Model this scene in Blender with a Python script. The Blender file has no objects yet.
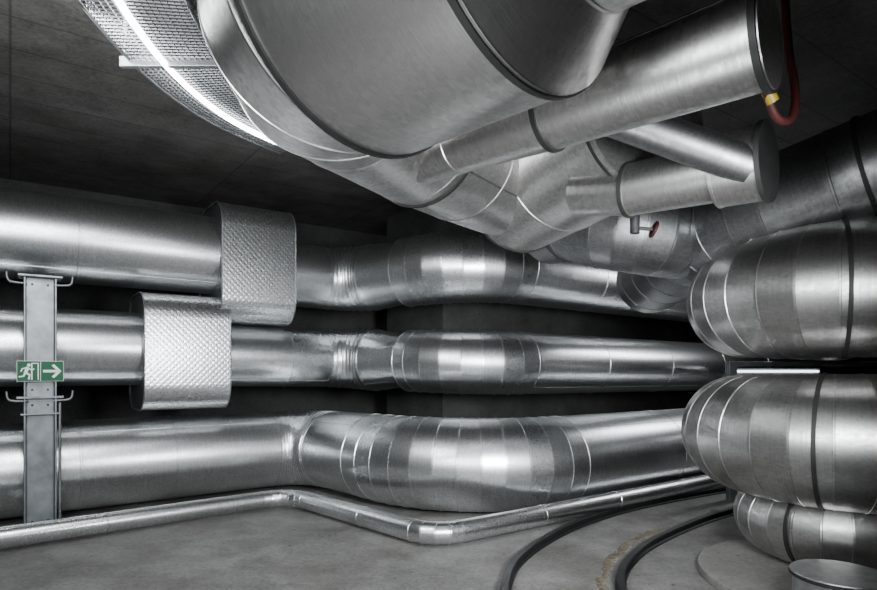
import bpy, math, random
from mathutils import Vector, Matrix
random.seed(4)
COL = bpy.context.scene.collection
V = Vector

# ------------------------------------------------------------------ materials
def new_mat(name):
    m = bpy.data.materials.new(name); m.use_nodes = True
    nt = m.node_tree
    return m, nt, nt.nodes["Principled BSDF"]

def galv(name, base=0.55, rough=0.33, stucco=0.0, bump=0.12, tint=(0.97, 0.99, 1.0), smudge=.24, segv=.2, spangle=.2, sscale=70):
    m, nt, b = new_mat(name)
    N, L = nt.nodes, nt.links
    uv = N.new("ShaderNodeUVMap")
    mp = N.new("ShaderNodeMapping"); mp.inputs["Scale"].default_value = (46, 1.0, 1)
    L.new(uv.outputs[0], mp.inputs[0])
    streak = N.new("ShaderNodeTexNoise"); streak.inputs["Scale"].default_value = 3.0; streak.inputs["Detail"].default_value = 5
    L.new(mp.outputs[0], streak.inputs[0])
    sp = N.new("ShaderNodeTexVoronoi"); sp.inputs["Scale"].default_value = sscale
    L.new(uv.outputs[0], sp.inputs[0])
    big = N.new("ShaderNodeTexNoise"); big.inputs["Scale"].default_value = 1.8; big.inputs["Detail"].default_value = 7
    L.new(uv.outputs[0], big.inputs[0])
    at = N.new("ShaderNodeAttribute"); at.attribute_name = "seg"
    def math_(op, a, c, d=None):
        n = N.new("ShaderNodeMath"); n.operation = op
        for i, x in enumerate((a, c, d)):
            if x is None: continue
            if isinstance(x, (int, float)): n.inputs[i].default_value = x
            else: L.new(x, n.inputs[i])
        return n.outputs[0]
    spc = N.new("ShaderNodeSeparateColor"); L.new(sp.outputs["Color"], spc.inputs[0])
    f = math_("MULTIPLY_ADD", spc.outputs[0], spangle, -spangle/2)
    f = math_("ADD", f, math_("MULTIPLY_ADD", streak.outputs[0], 0.5, -0.25))
    f = math_("ADD", f, math_("MULTIPLY_ADD", big.outputs[0], smudge, -smudge/2))
    f = math_("ADD", f, math_("MULTIPLY_ADD", at.outputs["Fac"], segv, -segv/2))
    h = streak.outputs[0]
    if stucco:
        w1 = N.new("ShaderNodeTexVoronoi"); w1.inputs["Scale"].default_value = 22; w1.feature = 'SMOOTH_F1'
        mq = N.new("ShaderNodeMapping"); mq.inputs["Rotation"].default_value = (0, 0, math.radians(45))
        L.new(uv.outputs[0], mq.inputs[0]); L.new(mq.outputs[0], w1.inputs[0]); w1.inputs["Randomness"].default_value = 0.0
        h = math_("ADD", math_("MULTIPLY", h, .3), math_("MULTIPLY", w1.outputs["Distance"], stucco))
        f = math_("ADD", f, math_("MULTIPLY_ADD", w1.outputs["Distance"], -.5, .2))
    val = math_("MULTIPLY", math_("ADD", f, 1.0), base)
    cc = N.new("ShaderNodeCombineColor")
    for i in range(3): L.new(math_("MULTIPLY", val, tint[i]), cc.inputs[i])
    L.new(cc.outputs[0], b.inputs["Base Color"])
    L.new(math_("MULTIPLY_ADD", f, -0.14, rough), b.inputs["Roughness"])
    b.inputs["Metallic"].default_value = 1.0
    bp = N.new("ShaderNodeBump"); bp.inputs["Strength"].default_value = bump; bp.inputs["Distance"].default_value = 0.003
    L.new(h, bp.inputs["Height"]); L.new(bp.outputs[0], b.inputs["Normal"])
    return m

def plain(name, col, rough=0.5, metal=0.0, var=0.15, scale=12, bump=0.1, emit=None, es=0):
    m, nt, b = new_mat(name); N, L = nt.nodes, nt.links
    tc = N.new("ShaderNodeTexCoord"); n = N.new("ShaderNodeTexNoise"); n.inputs["Scale"].default_value = scale
    n.inputs["Detail"].default_value = 6
    L.new(tc.outputs["Object"], n.inputs[0])
    r = N.new("ShaderNodeValToRGB")
    r.color_ramp.elements[0].color = tuple(c*(1-var*2) for c in col)+(1,)
    r.color_ramp.elements[1].color = tuple(min(1, c*(1+var*2)) for c in col)+(1,)
    r.color_ramp.elements[0].position = 0.3; r.color_ramp.elements[1].position = 0.7
    L.new(n.outputs[0], r.inputs[0]); L.new(r.outputs[0], b.inputs["Base Color"])
    b.inputs["Roughness"].default_value = rough; b.inputs["Metallic"].default_value = metal
    if bump:
        bp = N.new("ShaderNodeBump"); bp.inputs["Strength"].default_value = bump; bp.inputs["Distance"].default_value = 0.01
        L.new(n.outputs[0], bp.inputs["Height"]); L.new(bp.outputs[0], b.inputs["Normal"])
    if emit:
        b.inputs["Emission Color"].default_value = emit+(1,); b.inputs["Emission Strength"].default_value = es
    return m

def concrete(name, dark, light, rough=0.8, boards=False, rot=0.0, stains=0.0):
    m, nt, b = new_mat(name); N, L = nt.nodes, nt.links
    tc = N.new("ShaderNodeTexCoord")
    mp = N.new("ShaderNodeMapping"); mp.inputs["Rotation"].default_value = (0, 0, rot)
    L.new(tc.outputs["Object"], mp.inputs[0])
    n1 = N.new("ShaderNodeTexNoise"); n1.inputs["Scale"].default_value = 1.3; n1.inputs["Detail"].default_value = 10; n1.inputs["Roughness"].default_value = 0.75
    n2 = N.new("ShaderNodeTexNoise"); n2.inputs["Scale"].default_value = 30; n2.inputs["Detail"].default_value = 7; n2.inputs["Roughness"].default_value = .75
    L.new(mp.outputs[0], n1.inputs[0]); L.new(mp.outputs[0], n2.inputs[0])
    mix = N.new("ShaderNodeMix"); mix.data_type = 'FLOAT'; mix.inputs[0].default_value = 0.45
    L.new(n1.outputs[0], mix.inputs[2]); L.new(n2.outputs[0], mix.inputs[3])
    r = N.new("ShaderNodeValToRGB")
    r.color_ramp.elements[0].position = 0.40; r.color_ramp.elements[1].position = 0.60
    r.color_ramp.elements[0].color = dark+(1,); r.color_ramp.elements[1].color = light+(1,)
    L.new(mix.outputs[0], r.inputs[0])
    out = r.outputs[0]
    vo = N.new("ShaderNodeTexVoronoi"); vo.inputs["Scale"].default_value = 4
    L.new(mp.outputs[0], vo.inputs[0])
    sp = N.new("ShaderNodeMath"); sp.operation = 'LESS_THAN'; sp.inputs[1].default_value = 0.06
    L.new(vo.outputs["Distance"], sp.inputs[0])
    mx = N.new("ShaderNodeMix"); mx.data_type = 'RGBA'
    L.new(sp.outputs[0], mx.inputs[0]); L.new(out, mx.inputs[6]); mx.inputs[7].default_value = tuple(c*0.6 for c in dark)+(1,)
    out = mx.outputs[2]
    if stains:
        n3 = N.new("ShaderNodeTexNoise"); n3.inputs["Scale"].default_value = 1.6; n3.inputs["Detail"].default_value = 10; n3.inputs["Roughness"].default_value = .65; n3.inputs["Distortion"].default_value = .3
        L.new(mp.outputs[0], n3.inputs[0])
        r3 = N.new("ShaderNodeValToRGB"); r3.color_ramp.elements[0].position = .40; r3.color_ramp.elements[1].position = .56
        r3.color_ramp.elements[0].color = (.58, .57, .54, 1); r3.color_ramp.elements[1].color = (1, 1, 1, 1)
        L.new(n3.outputs[0], r3.inputs[0])
        m3 = N.new("ShaderNodeMix"); m3.data_type = 'RGBA'; m3.blend_type = 'MULTIPLY'; m3.inputs[0].default_value = stains
        L.new(out, m3.inputs[6]); L.new(r3.outputs[0], m3.inputs[7]); out = m3.outputs[2]
    if boards:
        br = N.new("ShaderNodeTexBrick"); br.inputs["Scale"].default_value = 1.0
        br.offset = 0.0
        br.inputs["Brick Width"].default_value = 2.2; br.inputs["Row Height"].default_value = .5
        br.inputs["Mortar Size"].default_value = 0.009
        br.inputs["Color1"].default_value = (1, 1, 1, 1); br.inputs["Color2"].default_value = (0.80, 0.80, 0.80, 1)
        br.inputs["Mortar"].default_value = (0.42, 0.42, 0.42, 1)
        L.new(mp.outputs[0], br.inputs[0])
        m2 = N.new("ShaderNodeMix"); m2.data_type = 'RGBA'; m2.blend_type = 'MULTIPLY'; m2.inputs[0].default_value = 1
        L.new(out, m2.inputs[6]); L.new(br.outputs[0], m2.inputs[7]); out = m2.outputs[2]
    L.new(out, b.inputs["Base Color"])
    b.inputs["Roughness"].default_value = rough
    bp = N.new("ShaderNodeBump"); bp.inputs["Strength"].default_value = 0.6; bp.inputs["Distance"].default_value = 0.025
    L.new(mix.outputs[0], bp.inputs["Height"]); L.new(bp.outputs[0], b.inputs["Normal"])
    return m

M_PIPE = galv("galvanised_cladding", 0.76, 0.30, bump=0.25, segv=.18, spangle=.26, smudge=.15)
M_DUCT = galv("galvanised_duct", 0.62, 0.36, bump=0.2, tint=(1, .99, .975), smudge=.25, spangle=.3, sscale=50)
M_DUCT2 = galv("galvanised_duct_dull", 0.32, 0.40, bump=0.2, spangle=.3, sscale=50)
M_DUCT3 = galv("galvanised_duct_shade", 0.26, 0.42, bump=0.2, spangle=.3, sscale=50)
M_RIGHT = galv("galvanised_cladding_dull", 0.50, 0.35, bump=0.22, tint=(1, .99, .975), segv=.25, spangle=.28, sscale=55, smudge=.15)
M_PLATE = galv("embossed_sheet", 0.88, 0.28, stucco=2.0, bump=0.5, smudge=.1)
M_STEEL = plain("zinc_steel", (0.23, 0.245, 0.26), 0.45, 0.8, var=.14, scale=9)
M_MESH = plain("tray_zinc", (0.17, 0.175, 0.18), 0.4, 0.8, var=.05)
M_LID = plain("lid_zinc", (0.42, 0.43, 0.43), 0.4, 0.9, var=.12, scale=14)
M_DSTEEL = plain("dark_steel", (0.06, 0.06, 0.065), 0.5, 0.5)
M_BLACK = plain("black_rubber", (0.012, 0.012, 0.012), 0.55)
M_RAIL = plain("dark_rail_steel", (0.012, 0.012, 0.013), 0.45, 0.5)
M_RED = plain("red_rubber", (0.035, 0.0025, 0.0025), 0.6)
M_YEL = plain("yellow_plastic", (0.42, 0.32, 0.02), 0.4)
M_GREEN = plain("sign_green", (0.0, 0.10, 0.038), 0.6, var=0.03)
M_WHITE = plain("sign_white", (0.85, 0.88, 0.86), 0.4, var=0.02, emit=(0.85, 0.9, 0.87), es=0.08)
M_LED = plain("led_tube", (1, 1, 1), 0.4, var=0.0, bump=0, emit=(0.95, 0.98, 1.0), es=34)
M_TUBE = plain("lamp_white", (1, 1, 1), 0.4, var=0.0, bump=0, emit=(0.95, 0.98, 1.0), es=4)
M_STAIN = plain("ochre_sediment", (0.095, 0.075, 0.040), 0.25, var=0.45, scale=25)
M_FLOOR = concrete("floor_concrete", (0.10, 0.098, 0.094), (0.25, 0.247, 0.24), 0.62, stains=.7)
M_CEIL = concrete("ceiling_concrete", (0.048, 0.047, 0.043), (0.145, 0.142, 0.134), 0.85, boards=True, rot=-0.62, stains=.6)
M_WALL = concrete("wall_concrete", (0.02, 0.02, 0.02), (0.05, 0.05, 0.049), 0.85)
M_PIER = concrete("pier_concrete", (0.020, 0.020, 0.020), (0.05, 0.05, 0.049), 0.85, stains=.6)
M_PLINTH = concrete("plinth_concrete", (0.13, 0.128, 0.12), (0.25, 0.245, 0.235), 0.75)

# ------------------------------------------------------------------ helpers
def link(ob): COL.objects.link(ob); return ob

def mesh_obj(name, verts, faces, mat, smooth=False):
    me = bpy.data.meshes.new(name); me.from_pydata([tuple(v) for v in verts], [], faces)
    me.materials.append(mat)
    if smooth:
        for p in me.polygons: p.use_smooth = True
    me.update()
    ob = bpy.data.objects.new(name, me); return link(ob)

def top(ob, label, category, group=None, kind=None):
    ob["label"] = label; ob["category"] = category
    if group: ob["group"] = group
    if kind: ob["kind"] = kind
    return ob

def empty(name, loc, label, category, group=None):
    e = bpy.data.objects.new(name, None); e.empty_display_size = 0.1; e.location = loc
    link(e); return top(e, label, category, group)

def parent(ch, pa):
    ch.parent = pa; ch.matrix_parent_inverse = Matrix.Translation(-V(pa.location))
    return ch

def boxgeo(c, size, X=V((1, 0, 0)), Y=V((0, 1, 0)), Z=V((0, 0, 1)), base=0):
    c = V(c); vs = []
    for sx in (-.5, .5):
        for sy in (-.5, .5):
            for sz in (-.5, .5):
                vs.append(c + X*size[0]*sx + Y*size[1]*sy + Z*size[2]*sz)
    fs = [(0, 1, 3, 2), (4, 6, 7, 5), (0, 4, 5, 1), (2, 3, 7, 6), (0, 2, 6, 4), (1, 5, 7, 3)]
    return vs, [tuple(i+base for i in f) for f in fs]

def boxes(name, lst, mat, X=V((1, 0, 0)), Y=V((0, 1, 0)), bevel=0.004):
    vs, fs = [], []
    for c, s in lst:
        v, f = boxgeo(c, s, X, Y, V((0, 0, 1)), len(vs)); vs += v; fs += f
    ob = mesh_obj(name, vs, fs, mat)
    if bevel:
        md = ob.modifiers.new("bevel", 'BEVEL'); md.width = bevel; md.segments = 2
    return ob

def fillet(pts, n_g):
    out = []
    for i, (p, r, R) in enumerate(pts):
        p = V(p); r0, r1 = r if isinstance(r, tuple) else (r, r)
        if i == 0 or i == len(pts)-1 or not R:
            out.append((p, r0)); continue
        a = (V(pts[i-1][0]) - p).normalized(); b = (V(pts[i+1][0]) - p).normalized()
        ang = a.angle(b); turn = math.pi - ang
        t = R*math.tan(turn/2)
        tmax = .98*min((V(pts[i-1][0]) - p).length, (V(pts[i+1][0]) - p).length)
        if t > tmax: R *= tmax/t; t = tmax
        bis = (a+b).normalized(); C = p + bis*(R/math.cos(turn/2))
        s = p + a*t; e0 = (s - C); e1 = (p + b*t - C)
        ax = e0.cross(e1).normalized()
        n = max(2, round(n_g*turn/math.radians(90)))
        for k in range(n+1):
            q = C + Matrix.Rotation(turn*k/n, 3, ax) @ e0
            out.append((q, r0+(r1-r0)*k/n))
    return out

def resample(path, spacing, first=0.6):
    out = [path[0]]
    for i in range(len(path)-1):
        (a, ra), (b, rb) = path[i], path[i+1]
        Ls = (b-a).length
        if spacing and Ls > spacing*1.15:
            n = int(Ls/spacing)
            for k in range(1, n+1):
                f = (k*spacing - (spacing*(1-first) if i == 0 else spacing*0.1))/Ls
                if 0.08 < f < 0.95: out.append((a.lerp(b, f), ra+(rb-ra)*f))
        out.append((b, rb))
    return out

def sweep(name, path, mat, N=80, e=0.007, w=0.016, cap=True, bead=True):
    P = [p for p, r in path]; Rr = [r for p, r in path]
    T = [(P[i+1]-P[i]).normalized() for i in range(len(P)-1)]
    u = T[0].cross(V((0, 0, 1)))
    if u.length < .1: u = V((1, 0, 0))
    u.normalize(); frames = []
    for i, t in enumerate(T):
        if i:
            q = T[i-1].rotation_difference(t); u = q @ u
        u = (u - t*u.dot(t)).normalized(); frames.append((u.copy(), t.cross(u).normalized(), t))
    rings = []
    def ring(p, fr, r, n, s, seg):
        uu, vv, t = fr; pts = []
        for k in range(N):
            th = 2*math.pi*k/N
            q = p + uu*math.cos(th)*r + vv*math.sin(th)*r
            q = q + t*((p-q).dot(n)/t.dot(n)); pts.append(q)
        rings.append((pts, s, r, seg))
    s = 0
    ring(P[0], frames[0], Rr[0], T[0], 0, 0)
    for i in range(1, len(P)-1):
        s += (P[i]-P[i-1]).length
        n = (T[i-1]+T[i]).normalized(); r = Rr[i]
        if bead:
            ring(P[i]-T[i-1]*w, frames[i-1], r, n, s-w, i-1)
            ring(P[i]-T[i-1]*w*.7, frames[i-1], r+e, n, s-w*.7, i)
            ring(P[i]+T[i]*w*.7, frames[i], r+e, n, s+w*.7, i)
            ring(P[i]+T[i]*w, frames[i], r, n, s+w, i)
        else:
            ring(P[i], frames[i], r, n, s, i)
    s += (P[-1]-P[-2]).length
    ring(P[-1], frames[-1], Rr[-1], T[-1], s, len(P)-2)
    vs = [q for rg in rings for q in rg[0]]; fs = []; segs = []; uvs = []
    for i in range(len(rings)-1):
        for k in range(N):
            k2 = (k+1) % N
            fs.append((i*N+k, (i+1)*N+k, (i+1)*N+k2, i*N+k2)); segs.append(rings[i][3])
            c0, c1 = rings[i], rings[i+1]; r0 = Rr[0]
            v0 = k/N*6.283*r0; v1 = (k+1)/N*6.283*r0
            uvs += [(c0[1], v0), (c1[1], v0), (c1[1], v1), (c0[1], v1)]
    if cap:
        fs.append(tuple(range(N))); segs.append(0); uvs += [(q.x, q.z) for q in rings[0][0]]
        b = (len(rings)-1)*N
        fs.append(tuple(range(b+N-1, b-1, -1))); segs.append(0); uvs += [(q.x, q.z) for q in reversed(rings[-1][0])]
    me = bpy.data.meshes.new(name); me.from_pydata([tuple(v) for v in vs], [], fs); me.materials.append(mat)
    uvl = me.uv_layers.new(name="UVMap"); uvl.data.foreach_set("uv", [c for q in uvs for c in q])
    rnd = [random.random() for _ in range(len(P)+2)]
    at = me.attributes.new("seg", 'FLOAT', 'FACE'); at.data.foreach_set("value", [rnd[g] for g in segs])
    me.polygons.foreach_set("use_smooth", [True]*(len(fs)-(2 if cap else 0)) + ([False]*2 if cap else []))
    for ed in me.edges:
        a, b = ed.vertices
        if a//N == b//N and (bead or a//N in (0, len(rings)-1)): ed.use_edge_sharp = True
    me.update()
    return link(bpy.data.objects.new(name, me))

def along(path, s):
    for i in range(len(path)-1):
        (a, ra), (b, rb) = path[i], path[i+1]; L = (b-a).length
        if s <= L or i == len(path)-2:
            f = s/L; return a.lerp(b, f), (b-a).normalized(), ra+(rb-ra)*f
        s -= L

def nearest_s(path, p):
    p = V(p); best = (1e9, 0); s0 = 0
    for i in range(len(path)-1):
        a, b = path[i][0], path[i+1][0]; d = b-a; L = d.length
        f = max(0, min(1, (p-a).dot(d)/L/L)); dist = (a+d*f-p).length
        if dist < best[0]: best = (dist, s0+f*L)
        s0 += L
    return best[1]

def band(path, s, mat=None, extra=0.013, width=0.026, name="joint_band"):
    p, t, r = along(path, s)
    pr = [(p - t*width/2, r+extra), (p + t*width/2, r+extra)]
    return sweep(name, pr, mat or M_BLACK, cap=True, bead=False)

def pipe(name, pts, gores, spacing, mat, label, category="pipe", bands=(), group=None, seam=None, first=.6, e=.005, w=.011):
    path = resample(fillet(pts, gores), spacing, first)
    c = path[0][0]
    root = empty(name, c, label, category, group)
    parent(sweep("pipe_cladding", path, mat, e=e, w=w), root)
    for s in bands:
        if not isinstance(s, (int, float)): s = nearest_s(path, s)
        parent(band(path, s), root)
    if seam is not None:
        for i in range(len(path)-1):
            vs, fs = [], []
            (a, ra), (b, rb) = path[i], path[i+1]
            if (b-a).length < 0.45: continue
            t = (b-a).normalized(); sd = t.cross(V((0, 0, 1))).normalized(); up = sd.cross(t)
            d = sd*math.cos(seam)+up*math.sin(seam); tn = t.cross(d)
            pa = a+d*ra+t*.03; pb = b+d*rb-t*.03
            for q in (pa, pb):
                vs += [q-tn*.006-d*.005, q-tn*.006+d*.004, q+tn*.006+d*.004, q+tn*.006-d*.005]
            fs += [(0, 1, 5, 4), (1, 2, 6, 5), (2, 3, 7, 6), (0, 3, 2, 1), (4, 5, 6, 7)]
            parent(mesh_obj("lap_seam", vs, fs, M_DSTEEL if mat is M_DUCT else mat), root)
    return root, path

def tube(name, pts, r, mat, N=16, smooth_bez=True):
    cu = bpy.data.curves.new(name, 'CURVE'); cu.dimensions = '3D'; cu.bevel_depth = r; cu.bevel_resolution = 4
    cu.use_fill_caps = True
    sp = cu.splines.new('NURBS' if smooth_bez else 'POLY'); sp.points.add(len(pts)-1)
    for i, p in enumerate(pts): sp.points[i].co = (*p, 1)
    if smooth_bez: sp.use_endpoint_u = True; sp.order_u = 3; sp.resolution_u = 8
    cu.materials.append(mat)
    ob = bpy.data.objects.new(name, cu); link(ob)
    dg = bpy.context.evaluated_depsgraph_get()
    me = bpy.data.meshes.new_from_object(ob.evaluated_get(dg)); me.name = name
    bpy.data.objects.remove(ob)
    for p in me.polygons: p.use_smooth = True
    return link(bpy.data.objects.new(name, me))

# ------------------------------------------------------------------ directions
DX = V((0.8125, 0.583, 0)).normalized()       # direction of the wall pipes
NX = V((DX.y, -DX.x, 0))                      # out of wall, to the room
P0 = V((-4.31, 5.9, 0))

# ------------------------------------------------------------------ room
CZ = 3.9
def struct(name, verts, faces, mat, label):
    ob = mesh_obj(name, verts, faces, mat); ob["kind"] = "structure"; ob["label"] = label; ob["category"] = name.split("_")[0]
    return ob
w0 = P0 - NX*1.98 - DX*5.0; w1 = P0 - NX*1.98 + DX*17
w2 = V((15, -2.5, 0)); w3 = V((-7.5, -2.5, 0))
w1 = V((15, w1.y+ (15-w1.x)*DX.y/DX.x, 0)); 
w0 = V((-7.5, w0.y+(-7.5-w0.x)*DX.y/DX.x, 0))
def slab(name, z0, z1, mat, label):
    b = [w0, w3, w2, w1]
    vs = [V((p.x, p.y, z0)) for p in b]+[V((p.x, p.y, z1)) for p in b]
    struct(name, vs, [(3, 2, 1, 0), (4, 5, 6, 7)]+[(i, (i+1) % 4, 4+(i+1) % 4, 4+i) for i in range(4)], mat, label)
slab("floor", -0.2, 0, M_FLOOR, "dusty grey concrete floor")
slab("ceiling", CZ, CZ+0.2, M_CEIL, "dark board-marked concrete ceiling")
def wallq(name, a, b, th=.2, mat=None, label="dark bare concrete wall"):
    d = (b-a).normalized(); n = V((d.y, -d.x, 0))*th
    vs = [a, b, b+n, a+n]; vs = [V((p.x, p.y, z)) for z in (0, CZ) for p in vs]
    struct(name, vs, [(3, 2, 1, 0), (4, 5, 6, 7)]+[(i, (i+1) % 4, 4+(i+1) % 4, 4+i) for i in range(4)], mat or M_WALL, label)
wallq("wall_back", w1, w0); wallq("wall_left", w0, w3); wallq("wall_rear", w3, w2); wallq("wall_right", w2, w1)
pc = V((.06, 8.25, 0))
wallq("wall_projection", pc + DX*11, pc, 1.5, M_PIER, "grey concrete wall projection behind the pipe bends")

# ------------------------------------------------------------------ the wall pipes
def onaxis(s, z): p = P0 + DX*s; return V((p.x, p.y, z))
START = -1.6
G1 = "large clad pipes along the wall"
def jog(A, B, rA, rB, neck, RA, RB, f):
    A = V(A); B = V(B); m = A.lerp(B, f); m2 = A.lerp(B, f+.02)
    return [(A, rA, RA), (m, neck, 0), (m2, rB, 0), (B, rB, RB)]
sT = (V((-2.37, 7.29, 0))-P0).dot(DX)
top_pts = [(onaxis(START, 2.87), .447, 0), (onaxis(sT-.02, 2.84), .447, 0), (onaxis(sT+.02, 2.72), .405, 0)] + \
    jog((-1.20, 8.13, 2.70), (.40, 7.12, 2.77), (.40, .43), .43, .385, .62, 1.05, .49) + [(V((.40+1.394*6.8, 13.92, 2.62)), .425, 0)]
pipe("insulated_pipe", top_pts, 9, 1.4, M_PIPE, "thick silver clad pipe with offset bend, highest on the wall", group=G1, seam=-.9)
sM = (V((-3.0, 6.84, 0))-P0).dot(DX)
mid_pts = [(onaxis(START, 1.74), .40, 0), (onaxis(sM-.02, 1.73), .397, 0), (onaxis(sM+.02, 1.68), .365, 0)] + \
    jog((-1.16, 8.15, 1.64), (.38, 6.92, 1.59), (.365, .40), .38, .32, .60, 1.0, .52) + [(V((.38+1.394*6.8, 13.72, 1.50)), .38, 0)]
pipe("insulated_pipe", mid_pts, 9, 1.4, M_PIPE, "silver clad pipe with offset bend, middle one of three", group=G1, seam=-.9, first=.3)
low_pts = [(onaxis(START, .50), .467, 0), (V((-1.68, 7.79, .52)), (.46, .47), .62), (V((.30, 5.84, .51)), .485, 1.45), (V((.30+1.394*7.6, 13.44, .50)), .47, 0)]
pipe("insulated_pipe", low_pts, 12, .9, M_PIPE, "thickest silver clad pipe just above the floor", group=G1, seam=.9, first=.5)

fp = [(V((-5.2, 3.6, .115)), .09, 0), (V((-1.64, 6.61, .115)), .09, .35), (V((-.03, 5.00, .115)), .095, .3), (V((9.6, 11.91, .115)), .095, 0)]
pipe("small_clad_pipe", fp, 5, 1.1, M_PIPE, "thin silver clad pipe running close to the floor", e=.003, w=.01)

def jacket(center, z, L, W, H, label, r=.30):
    c = V((center.x, center.y, z)); N = 10; prof = []
    for q, (sx, sz) in enumerate(((1, 1), (-1, 1), (-1, -1), (1, -1))):
        for k in range(N+1):
            th = math.pi/2*(q + k/N)
            prof.append((sx*(W/2-r)+r*math.cos(th), sz*(H/2-r)+r*math.sin(th)))
    n = len(prof); uvs = []; per = [0]
    for i in range(n): a = prof[i]; b = prof[(i+1) % n]; per.append(per[-1]+math.hypot(a[0]-b[0], a[1]-b[1]))
    root = empty("pipe_jacket", c, label, "pipe jacket", "oval sheet jackets around the wall pipes")
    vs = [c + DX*sg*L/2 + NX*a + V((0, 0, b)) for sg in (-1, 1) for a, b in prof]
    fs = [(i, n+i, n+(i+1) % n, (i+1) % n) for i in range(n)]
    for i in range(n): uvs += [(0, per[i]), (L, per[i]), (L, per[i+1]), (0, per[i+1])]
    me = bpy.data.meshes.new("jacket_sleeve"); me.from_pydata([tuple(v) for v in vs], [], fs); me.materials.append(M_PLATE)
    me.uv_layers.new(name="UVMap").data.foreach_set("uv", [q for t in uvs for q in t])
    me.polygons.foreach_set("use_smooth", [True]*len(fs))
    ob = link(bpy.data.objects.new("jacket_sleeve", me)); parent(ob, root)
    for sg in (-1, 1):
        vv = [c + DX*sg*(L/2-.012) + NX*a*.985 + V((0, 0, b*.99)) for a, b in prof]
        cap = mesh_obj("end_cap", vv, [tuple(range(n))], M_DUCT3); cap.data.uv_layers.new(name="UVMap"); parent(cap, root)
        ring = [c + DX*sg*L/2 + NX*a + V((0, 0, b)) for a, b in prof]
        parent(tube("rolled_edge", ring+[ring[0]], .007, M_STEEL, smooth_bez=False), root)
    return root
cT = P0+DX*(sT+.04); cM = P0+DX*(sM+.04)
jacket(cT, 2.74, .86, .98, 1.38, "tall embossed silver sheet jacket around the highest pipe", r=.29)
jacket(cM, 1.70, .88, .96, 1.27, "tall embossed silver sheet jacket around the middle pipe", r=.28)

# ------------------------------------------------------------------ big overhead duct
U = V((0.74, -0.67, 0)).normalized()
c1 = V((-.32, 2.65, 3.15)); c2 = c1 + U*.84
P1 = c1 - U*.47
ac = [(c2+U*.62, .45, 0), (c2+U*.24, .46, 0), (c2+U*.02, .66, 0), (c1, .68, 0), (P1, (.67, .50), .58), (V((-.14, 3.90, 3.04)), .455, 0),
      (V((.16, 4.33, 3.03)), .45, 0), (V((.60, 4.92, 3.02)), .44, 0)]
rA, _ = pipe("overhead_duct", ac, 4, 0, M_DUCT, "huge galvanised duct with reducing bend under the ceiling", "duct",
             bands=(c2, c1, V((-.10, 3.95, 3.02))), seam=2.45-math.pi, e=.004, w=.009)
C0 = V((.66, 5.05, 2.99)); C1 = V((1.28, 3.68, 3.07))
pipe("overhead_duct", [(C0, .50, 0), (C0.lerp(C1, .42), .49, 0), (C1, .47, 0)], 3, 0, M_DUCT, "wide galvanised duct drum with black rubber rims", "duct",
     bands=(C0.lerp(C1, .015), C0.lerp(C1, .97)), seam=2.5, e=.004, w=.009)
# pipe B
b2 = V((1.28, 2.35, 2.80)); b1 = V((.56, 3.0, 2.785)); b0 = V((-.34, 3.80, 2.785))
pB = [(b0 + V((-.12, .2, .1)), .155, 0), (b0, .16, 0), (b0.lerp(b1, .5), .165, 0), (b1, .178, 0), (b2+U*.02, .196, 0)]
rB, _ = pipe("branch_duct", pB, 4, 0, M_DUCT, "long galvanised pipe slung beneath the huge duct", "duct", bands=(b1, b2), seam=.75, e=.004, w=.009)
# pipe D
d2 = V((1.74, 3.16, 2.6)); d1 = V((1.17, 3.66, 2.6))
pD = [(V((.90, 3.90, 2.64)), .135, 0), (d1, .155, 0), (d2-U*.26, .165, 0), (d2-U*.25, .195, 0), (d2, .20, 0)]
rD, _ = pipe("branch_duct", pD, 3, 0, M_DUCT, "shorter galvanised pipe with wide end collar, hung lowest", "duct", bands=(d1, d2-U*.01), e=.004, w=.009)
# pipe E
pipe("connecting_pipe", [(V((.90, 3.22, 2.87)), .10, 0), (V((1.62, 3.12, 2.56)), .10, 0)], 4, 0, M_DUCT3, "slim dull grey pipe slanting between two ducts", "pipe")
# F
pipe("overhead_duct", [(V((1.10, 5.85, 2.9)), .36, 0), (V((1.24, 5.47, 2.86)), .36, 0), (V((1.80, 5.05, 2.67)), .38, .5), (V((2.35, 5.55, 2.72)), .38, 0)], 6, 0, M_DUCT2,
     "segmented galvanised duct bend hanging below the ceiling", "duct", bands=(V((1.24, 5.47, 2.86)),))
# G
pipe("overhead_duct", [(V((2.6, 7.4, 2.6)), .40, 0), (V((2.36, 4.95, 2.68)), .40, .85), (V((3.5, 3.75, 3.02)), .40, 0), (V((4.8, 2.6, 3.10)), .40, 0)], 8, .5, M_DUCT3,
     "dark segmented galvanised duct curving down through the shadow", "duct", bands=(V((3.05, 4.22, 2.9)),))

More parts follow.
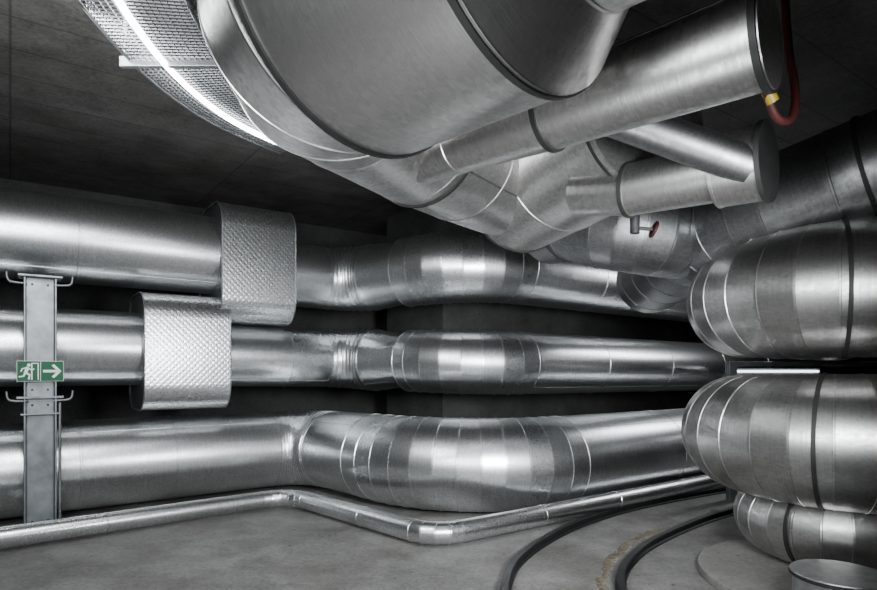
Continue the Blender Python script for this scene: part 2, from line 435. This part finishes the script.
# ------------------------------------------------------------------ right stack
G2 = "stacked clad pipe bends beside the rails"
pipe("insulated_pipe", [(V((4.9, 3.85, 2.07)), .485, 0), (V((1.74, 4.34, 2.07)), (.485, .46), .68), (V((4.7, 7.1, 2.07)), .46, 0)], 7, .8, M_RIGHT,
     "fat dull silver pipe bend, uppermost of the stack", bands=(V((2.83, 4.2, 2.07)),), group=G2, seam=.1, e=.004, w=.009)
pipe("insulated_pipe", [(V((4.9, 3.78, 1.00)), .475, 0), (V((1.65, 4.28, 1.00)), (.475, .45), .68), (V((4.7, 7.1, 1.00)), .45, 0)], 7, .8, M_RIGHT,
     "fat dull silver pipe bend, second of the stack", bands=(V((2.67, 4.16, 1.00)),), group=G2, seam=.1, e=.004, w=.009)
pipe("insulated_pipe", [(V((4.9, 3.85, .355)), .29, 0), (V((1.99, 4.40, .355)), .29, .42), (V((4.5, 6.1, .355)), .29, 0)], 6, .6, M_RIGHT,
     "thinner silver pipe bend at the bottom of the stack", bands=(V((2.60, 4.28, .34)),), group=G2, e=.004, w=.009)

def disc_stack(name, c, lst, mat, N=64):
    vs, fs = [], []
    for (z0, z1, r) in lst:
        b = len(vs)
        for z in (z0, z1):
            for k in range(N):
                th = 2*math.pi*k/N; vs.append(V((c[0]+r*math.cos(th), c[1]+r*math.sin(th), z)))
        fs += [(b+k, b+(k+1) % N, b+N+(k+1) % N, b+N+k) for k in range(N)]
        fs += [tuple(range(b+N-1, b-1, -1)), tuple(range(b+N, b+2*N))]
    ob = mesh_obj(name, vs, fs, mat)
    md = ob.modifiers.new("b", 'BEVEL'); md.width = .006; md.segments = 2; md.limit_method = 'ANGLE'
    return ob
pl = disc_stack("round_plinth", (2.85, 4.20), [(0, .06, .95)], M_PLINTH)
top(pl, "low round concrete plinth under the stacked pipes", "plinth")
SC = (2.41, 3.60)
st = empty("capped_pipe_stub", (SC[0], SC[1], .06), "upright pipe stub with closed flat round lid", "pipe stub")
parent(disc_stack("stub_body", SC, [(.06, .255, .25)], M_LID), st)
parent(disc_stack("stub_lid", SC, [(.270, .285, .265)], M_LID), st)
parent(disc_stack("lid_gasket", SC, [(.255, .270, .27)], M_BLACK), st)

# ------------------------------------------------------------------ support post with sign
k = -.664; D = 5.5
pp = V((k*D, D, 0))
post = empty("support_post", pp, "galvanised steel H-section post carrying the wall pipes", "post")
W = .235
zt = 2.34
hb = [(pp+V((0, 0, zt/2)), (W-.02, .012, zt)), (pp-DX*(W/2)+V((0, 0, zt/2)), (.016, .15, zt)), (pp+DX*(W/2)+V((0, 0, zt/2)), (.016, .15, zt))]
parent(boxes("post_beam", hb, M_STEEL, DX, NX), post)
parent(boxes("base_plate", [(pp+V((0, 0, .01)), (.36, .30, .02))], M_STEEL, DX, NX), post)
parent(boxes("head_plate", [(pp+V((0, 0, zt+.01)), (.34, .22, .02))], M_STEEL, DX, NX), post)
parent(boxes("cantilever_arm", [(pp-NX*.62+V((0, 0, zt-.01)), (.10, 1.15, .09))], M_STEEL, DX, NX), post)
parent(boxes("cantilever_arm", [(pp-NX*.62+V((0, 0, 1.27)), (.10, 1.15, .09))], M_STEEL, DX, NX), post)
parent(boxes("bracket_plate", [(pp+V((0, 0, 1.25)), (.36, .17, .02))], M_STEEL, DX, NX), post)
parent(boxes("bracket_plate", [(pp+V((0, 0, 1.10)), (.30, .17, .015))], M_STEEL, DX, NX), post)
for sx, zz in ((-.20, 2.28), (.20, 2.28), (.20, 1.22), (-.20, 1.22)):
    q = pp+DX*sx+NX*.06+V((0, 0, zz)); sg = 1 if sx > 0 else -1
    parent(tube("clamp_rod", [q-DX*sg*.1, q, q+DX*sg*.05+V((0, 0, .02)), q+DX*sg*.05+V((0, 0, .09))], .010, M_STEEL), post)
parent(tube("conduit", [pp+DX*.15+NX*.05+V((0, 0, z)) for z in (0.02, 1.2)], .012, M_STEEL, smooth_bez=False), post)
for zz in (2.28, 1.32, 1.18, .12):
    for sx in (-.06, .06):
        parent(boxes("bolt", [(pp+DX*sx+NX*.010+V((0, 0, zz)), (.018, .014, .018))], M_DSTEEL, DX, NX), post)

sc = pp + NX*.10 + V((0, 0, 1.49))
sign = empty("exit_sign", sc, "green emergency exit sign with running figure and arrow", "sign")
parent(boxes("sign_panel", [(sc, (.355, .012, .185))], M_WHITE, DX, NX, bevel=.002), sign)
parent(boxes("mounting_strap", [(sc-NX*.018, (.05, .024, .10))], M_STEEL, DX, NX), sign)
def poly(name, polys, mat, off):
    vs, fs = [], []
    for pl_ in polys:
        b = len(vs); n = len(pl_)
        for d in (0, .002):
            vs += [sc+NX*(off+d)+DX*x+V((0, 0, z)) for x, z in pl_]
        fs += [tuple(range(b+n-1, b-1, -1)), tuple(range(b+n, b+2*n))]
        fs += [(b+i, b+(i+1) % n, b+n+(i+1) % n, b+n+i) for i in range(n)]
    return parent(mesh_obj(name, vs, fs, mat), sign)
poly("sign_field", [[(-.174, -.089), (-.002, -.089), (-.002, .089), (-.174, .089)], [(.002, -.089), (.174, -.089), (.174, .089), (.002, .089)]], M_GREEN, .006)
def limb(a, b, w):
    a = V(a); b = V(b); d = (b-a).normalized(); n = V((-d.y, d.x))*w/2; a = a-d*w*.3; b = b+d*w*.3
    return [tuple(a-n), tuple(b-n), tuple(b+n), tuple(a+n)]
poly("arrow", [limb((.025, 0), (.135, 0), .022), limb((.145, 0), (.097, .052), .022), limb((.145, 0), (.097, -.052), .022)], M_WHITE, .0085)
poly("doorway", [limb((-.066, -.075), (-.066, .070), .010), limb((-.066, .070), (-.018, .070), .008), limb((-.018, -.075), (-.018, .07), .008)], M_WHITE, .0085)
head = [(-.088+.014*math.cos(a*math.pi/6), .054+.014*math.sin(a*math.pi/6)) for a in range(12)]
poly("running_figure", [head, limb((-.098, .030), (-.112, -.015), .026), limb((-.092, .028), (-.066, .008), .011), limb((-.066, .008), (-.050, .020), .010),
      limb((-.104, .030), (-.135, .022), .011), limb((-.135, .022), (-.146, -.002), .010), limb((-.108, -.018), (-.082, -.032), .015), limb((-.082, -.032), (-.088, -.070), .013),
      limb((-.114, -.018), (-.128, -.045), .015), limb((-.128, -.045), (-.158, -.050), .012)], M_WHITE, .0085)

# ------------------------------------------------------------------ cable tray with LED
tp = [(-1.22, 1.2), (-1.34, 2.0), (-1.44, 2.6), (-1.51, 3.1), (-1.53, 3.6), (-1.46, 4.1), (-1.30, 4.5), (-1.02, 4.9), (-.6, 5.2)]
def smooth_path(p, n=14):
    out = []
    for i in range(len(p)-1):
        p0 = V(p[max(i-1, 0)]); p1 = V(p[i]); p2 = V(p[i+1]); p3 = V(p[min(i+2, len(p)-1)])
        for j in range(n):
            t = j/n
            out.append(.5*((2*p1)+(-p0+p2)*t+(2*p0-5*p1+4*p2-p3)*t*t+(-p0+3*p1-3*p2+p3)*t**3))
    out.append(V(p[-1])); return out
cp = smooth_path(tp, 16)[:109]
tray = empty("cable_tray", (-1.44, 2.6, 3.3), "curved perforated wire cable tray lit by a light strip", "cable tray")
TZ = 3.30; HW = .26
NB = 16
prof = [(-HW, .10), (-HW, .066), (-HW, .033), (-HW, 0)]+[(-HW+2*HW*i/NB, 0) for i in range(1, NB)]+[(HW, 0), (HW, .033), (HW, .066), (HW, .10)]
vs, fs = [], []
for i, c in enumerate(cp):
    d = (cp[min(i+1, len(cp)-1)]-cp[max(i-1, 0)]).normalized(); n = V((d.y, -d.x))
    vs += [V((c.x+n.x*a, c.y+n.y*a, TZ+h)) for a, h in prof]
n = len(prof)
for i in range(len(cp)-1):
    fs += [(i*n+j, i*n+j+1, (i+1)*n+j+1, (i+1)*n+j) for j in range(n-1)]
mesh = mesh_obj("perforated_base", vs, fs, M_MESH)
md = mesh.modifiers.new("w", 'WIREFRAME'); md.thickness = .011; md.use_even_offset = False
parent(mesh, tray)
for sgn in (-HW, HW):
    for hz, rr in ((.10, .013), (.0, .010)):
        pts = []
        for i, c in enumerate(cp):
            d = (cp[min(i+1, len(cp)-1)]-cp[max(i-1, 0)]).normalized(); nn = V((d.y, -d.x)); pts.append(V((c.x+nn.x*sgn, c.y+nn.y*sgn, TZ+hz)))
        parent(tube("side_rail", pts, rr, M_MESH), tray)
pts = []
for i in range(24, 107):
    c = cp[i]
    d = (cp[min(i+1, len(cp)-1)]-cp[max(i-1, 0)]).normalized(); nn = V((d.y, -d.x)); pts.append(V((c.x-nn.x*.05, c.y-nn.y*.05, TZ-.03)))
parent(tube("light_strip", pts, .017, M_LED), tray)
hy = V((-1.52, 3.46, TZ-.03+.02))
parent(boxes("hanger_bar", [(hy+V((0, .03, 0)), (.66, .035, .06))], M_MESH), tray)
for sx, wd in ((.24, .07), (-.31, .025)):
    parent(boxes("hanger_rod", [(hy+V((sx, .05, .305)), (wd, wd*.6, .60))], M_STEEL), tray)

# ------------------------------------------------------------------ rails
def rail(pts, label):
    cp = smooth_path(pts, 10); prof = [(-.04, 0), (-.04, .012), (-.018, .02), (-.018, .045), (-.025, .05), (-.025, .065), (.025, .065), (.025, .05), (.018, .045), (.018, .02), (.04, .012), (.04, 0)]
    vs, fs = [], []; n = len(prof)
    for i, c in enumerate(cp):
        d = (cp[min(i+1, len(cp)-1)]-cp[max(i-1, 0)]).normalized(); nn = V((d.y, -d.x))
        vs += [V((c.x+nn.x*a, c.y+nn.y*a, h)) for a, h in prof]
    for i in range(len(cp)-1):
        fs += [(i*n+j, i*n+(j+1) % n, (i+1)*n+(j+1) % n, (i+1)*n+j) for j in range(n)]
    fs += [tuple(range(n)), tuple(range(len(vs)-1, len(vs)-n-1, -1))]
    ob = mesh_obj("floor_rail", vs, fs, M_RAIL); return top(ob, label, "rail", "curved rails on the floor")
rail([(.36, 3.2), (.42, 3.8), (.47, 4.15), (.60, 4.6), (.90, 5.15), (1.40, 5.8), (2.24, 6.55), (3.74, 7.5), (6.8, 9.2)], "dark steel rail curving across the concrete floor")
rail([(1.12, 3.2), (1.20, 3.8), (1.26, 4.15), (1.43, 4.55), (1.78, 5.06), (2.38, 5.68), (3.0, 6.2), (4.3, 7.1), (7.2, 8.7)], "dark steel rail curving past the stacked pipes")
cp2 = smooth_path([(1.06, 3.6), (1.13, 4.1), (1.30, 4.58), (1.66, 5.14), (2.23, 5.77), (3.0, 6.42)], 22); vs, fs = [], []
wa = wb = .03
for i, c in enumerate(cp2):
    d = (cp2[min(i+1, len(cp2)-1)]-cp2[max(i-1, 0)]).normalized(); nn = V((d.y, -d.x))
    wa = max(.006, min(.07, wa+random.uniform(-.018, .018))); wb = max(.006, min(.035, wb+random.uniform(-.012, .012)))
    vs += [V((c.x-nn.x*wa, c.y-nn.y*wa, .001)), V((c.x, c.y, .003)), V((c.x+nn.x*wb, c.y+nn.y*wb, .001))]
for i in range(len(cp2)-1):
    for j in (0, 1): fs.append((i*3+j, i*3+j+1, i*3+j+4, i*3+j+3))
s_ = mesh_obj("dirt_streak", vs, fs, M_STAIN, True); top(s_, "damp ochre sediment streak on the floor between rails", "dirt", kind="stuff")

# ------------------------------------------------------------------ rear stand, strip lamp, hose, valve
fr = empty("pipe_stand", (3.37, 6.9, 0), "dark steel stand holding the stacked pipes", "stand")
parent(boxes("stand_upright", [(V((3.37, 6.9, .8)), (.09, .09, 1.6))], M_STEEL), fr)
parent(boxes("stand_beam", [(V((4.3, 6.9, 1.57)), (1.9, .08, .05))], M_STEEL), fr)
parent(boxes("stand_upright", [(V((5.25, 6.9, .8)), (.09, .09, 1.6))], M_DSTEEL), fr)
lp = empty("strip_lamp", (5.0, 9.0, 1.5), "long white fluorescent strip lamp on a wall", "lamp")
parent(boxes("lamp_housing", [(V((5.05, 9.06, 1.46)), (1.4, .05, .12))], M_STEEL), lp)
parent(tube("lamp_tube", [V((4.4, 9.0, 1.48)), V((5.7, 9.0, 1.48))], .016, M_TUBE, smooth_bez=False), lp)

hs = empty("red_hose", (1.6, 2.6, 2.8), "looped dark red rubber hose with yellow sleeve", "hose")
parent(tube("hose_tube", [V(p) for p in ((1.62, 2.85, CZ-.01), (1.62, 2.80, 3.02), (1.64, 2.75, 2.80), (1.60, 2.7, 2.62), (1.50, 2.66, 2.60), (1.42, 2.6, 2.70), (1.34, 2.52, 2.80))], .018, M_RED), hs)
parent(tube("sleeve", [V(p) for p in ((1.455, 2.61, 2.665), (1.425, 2.6, 2.71))], .026, M_YEL, smooth_bez=False), hs)
vv_ = empty("gate_valve", (1.55, 4.4, 2.55), "small dull valve with dark red handwheel", "valve")
parent(tube("valve_stem", [V((1.46, 4.4, 2.54)), V((1.58, 4.4, 2.53))], .014, M_DSTEEL, smooth_bez=False), vv_)
whl = [V((1.58+.02*math.sin(a*math.pi/8), 4.4+.05*math.cos(a*math.pi/8), 2.53+.05*math.sin(a*math.pi/8))) for a in range(17)]
parent(tube("handwheel", whl, .012, M_RED, smooth_bez=False), vv_)
parent(disc_stack("valve_body", (1.44, 4.4), [(2.50, 2.80, .035)], M_DSTEEL, 24), vv_)

# ------------------------------------------------------------------ lights
def area(name, loc, target, size, power, col=(.95, .98, 1), sy=None, spread=180):
    l = bpy.data.lights.new(name, 'AREA'); l.energy = power; l.size = size; l.color = col; l.spread = math.radians(spread)
    l.shape = 'DISK'
    if sy: l.shape = 'ELLIPSE'; l.size_y = sy
    o = bpy.data.objects.new(name, l); o.location = loc
    o.rotation_euler = (V(target)-V(loc)).to_track_quat('-Z', 'Y').to_euler(); link(o); return o
area("work_light_low", (-1.4, .2, 2.1), (-1.2, 7, 1.5), .9, 135)
area("work_light_tray", (-1.9, 2.9, 3.15), (-2.4, 7, 1.4), .3, 80, sy=1.6)
area("work_light_middle", (1.5, 1.4, 1.8), (.4, 6.5, 1.2), .9, 92, spread=85)
area("duct_underside_fill", (-.2, 1.5, .35), (.2, 2.9, 3.0), .5, 11, spread=85)  # added fill, no real lamp: brightens the duct undersides like floor bounce
area("tunnel_lamp", (5.2, 8.2, 3.0), (4.0, 7.5, 0), .3, 50, sy=2)

w = bpy.data.worlds.new("World"); bpy.context.scene.world = w; w.use_nodes = True
w.node_tree.nodes["Background"].inputs[0].default_value = (.5, .55, .6, 1); w.node_tree.nodes["Background"].inputs[1].default_value = 0.006

# ------------------------------------------------------------------ camera
cam = bpy.data.cameras.new("camera"); cam.sensor_width = 36; cam.lens = 600/877*36; cam.shift_y = (370-295)/877
cam.clip_start = .05
co = bpy.data.objects.new("camera", cam); co.location = (0, 0, 1.5); co.rotation_euler = (math.radians(90), 0, 0); link(co)
bpy.context.scene.camera = co
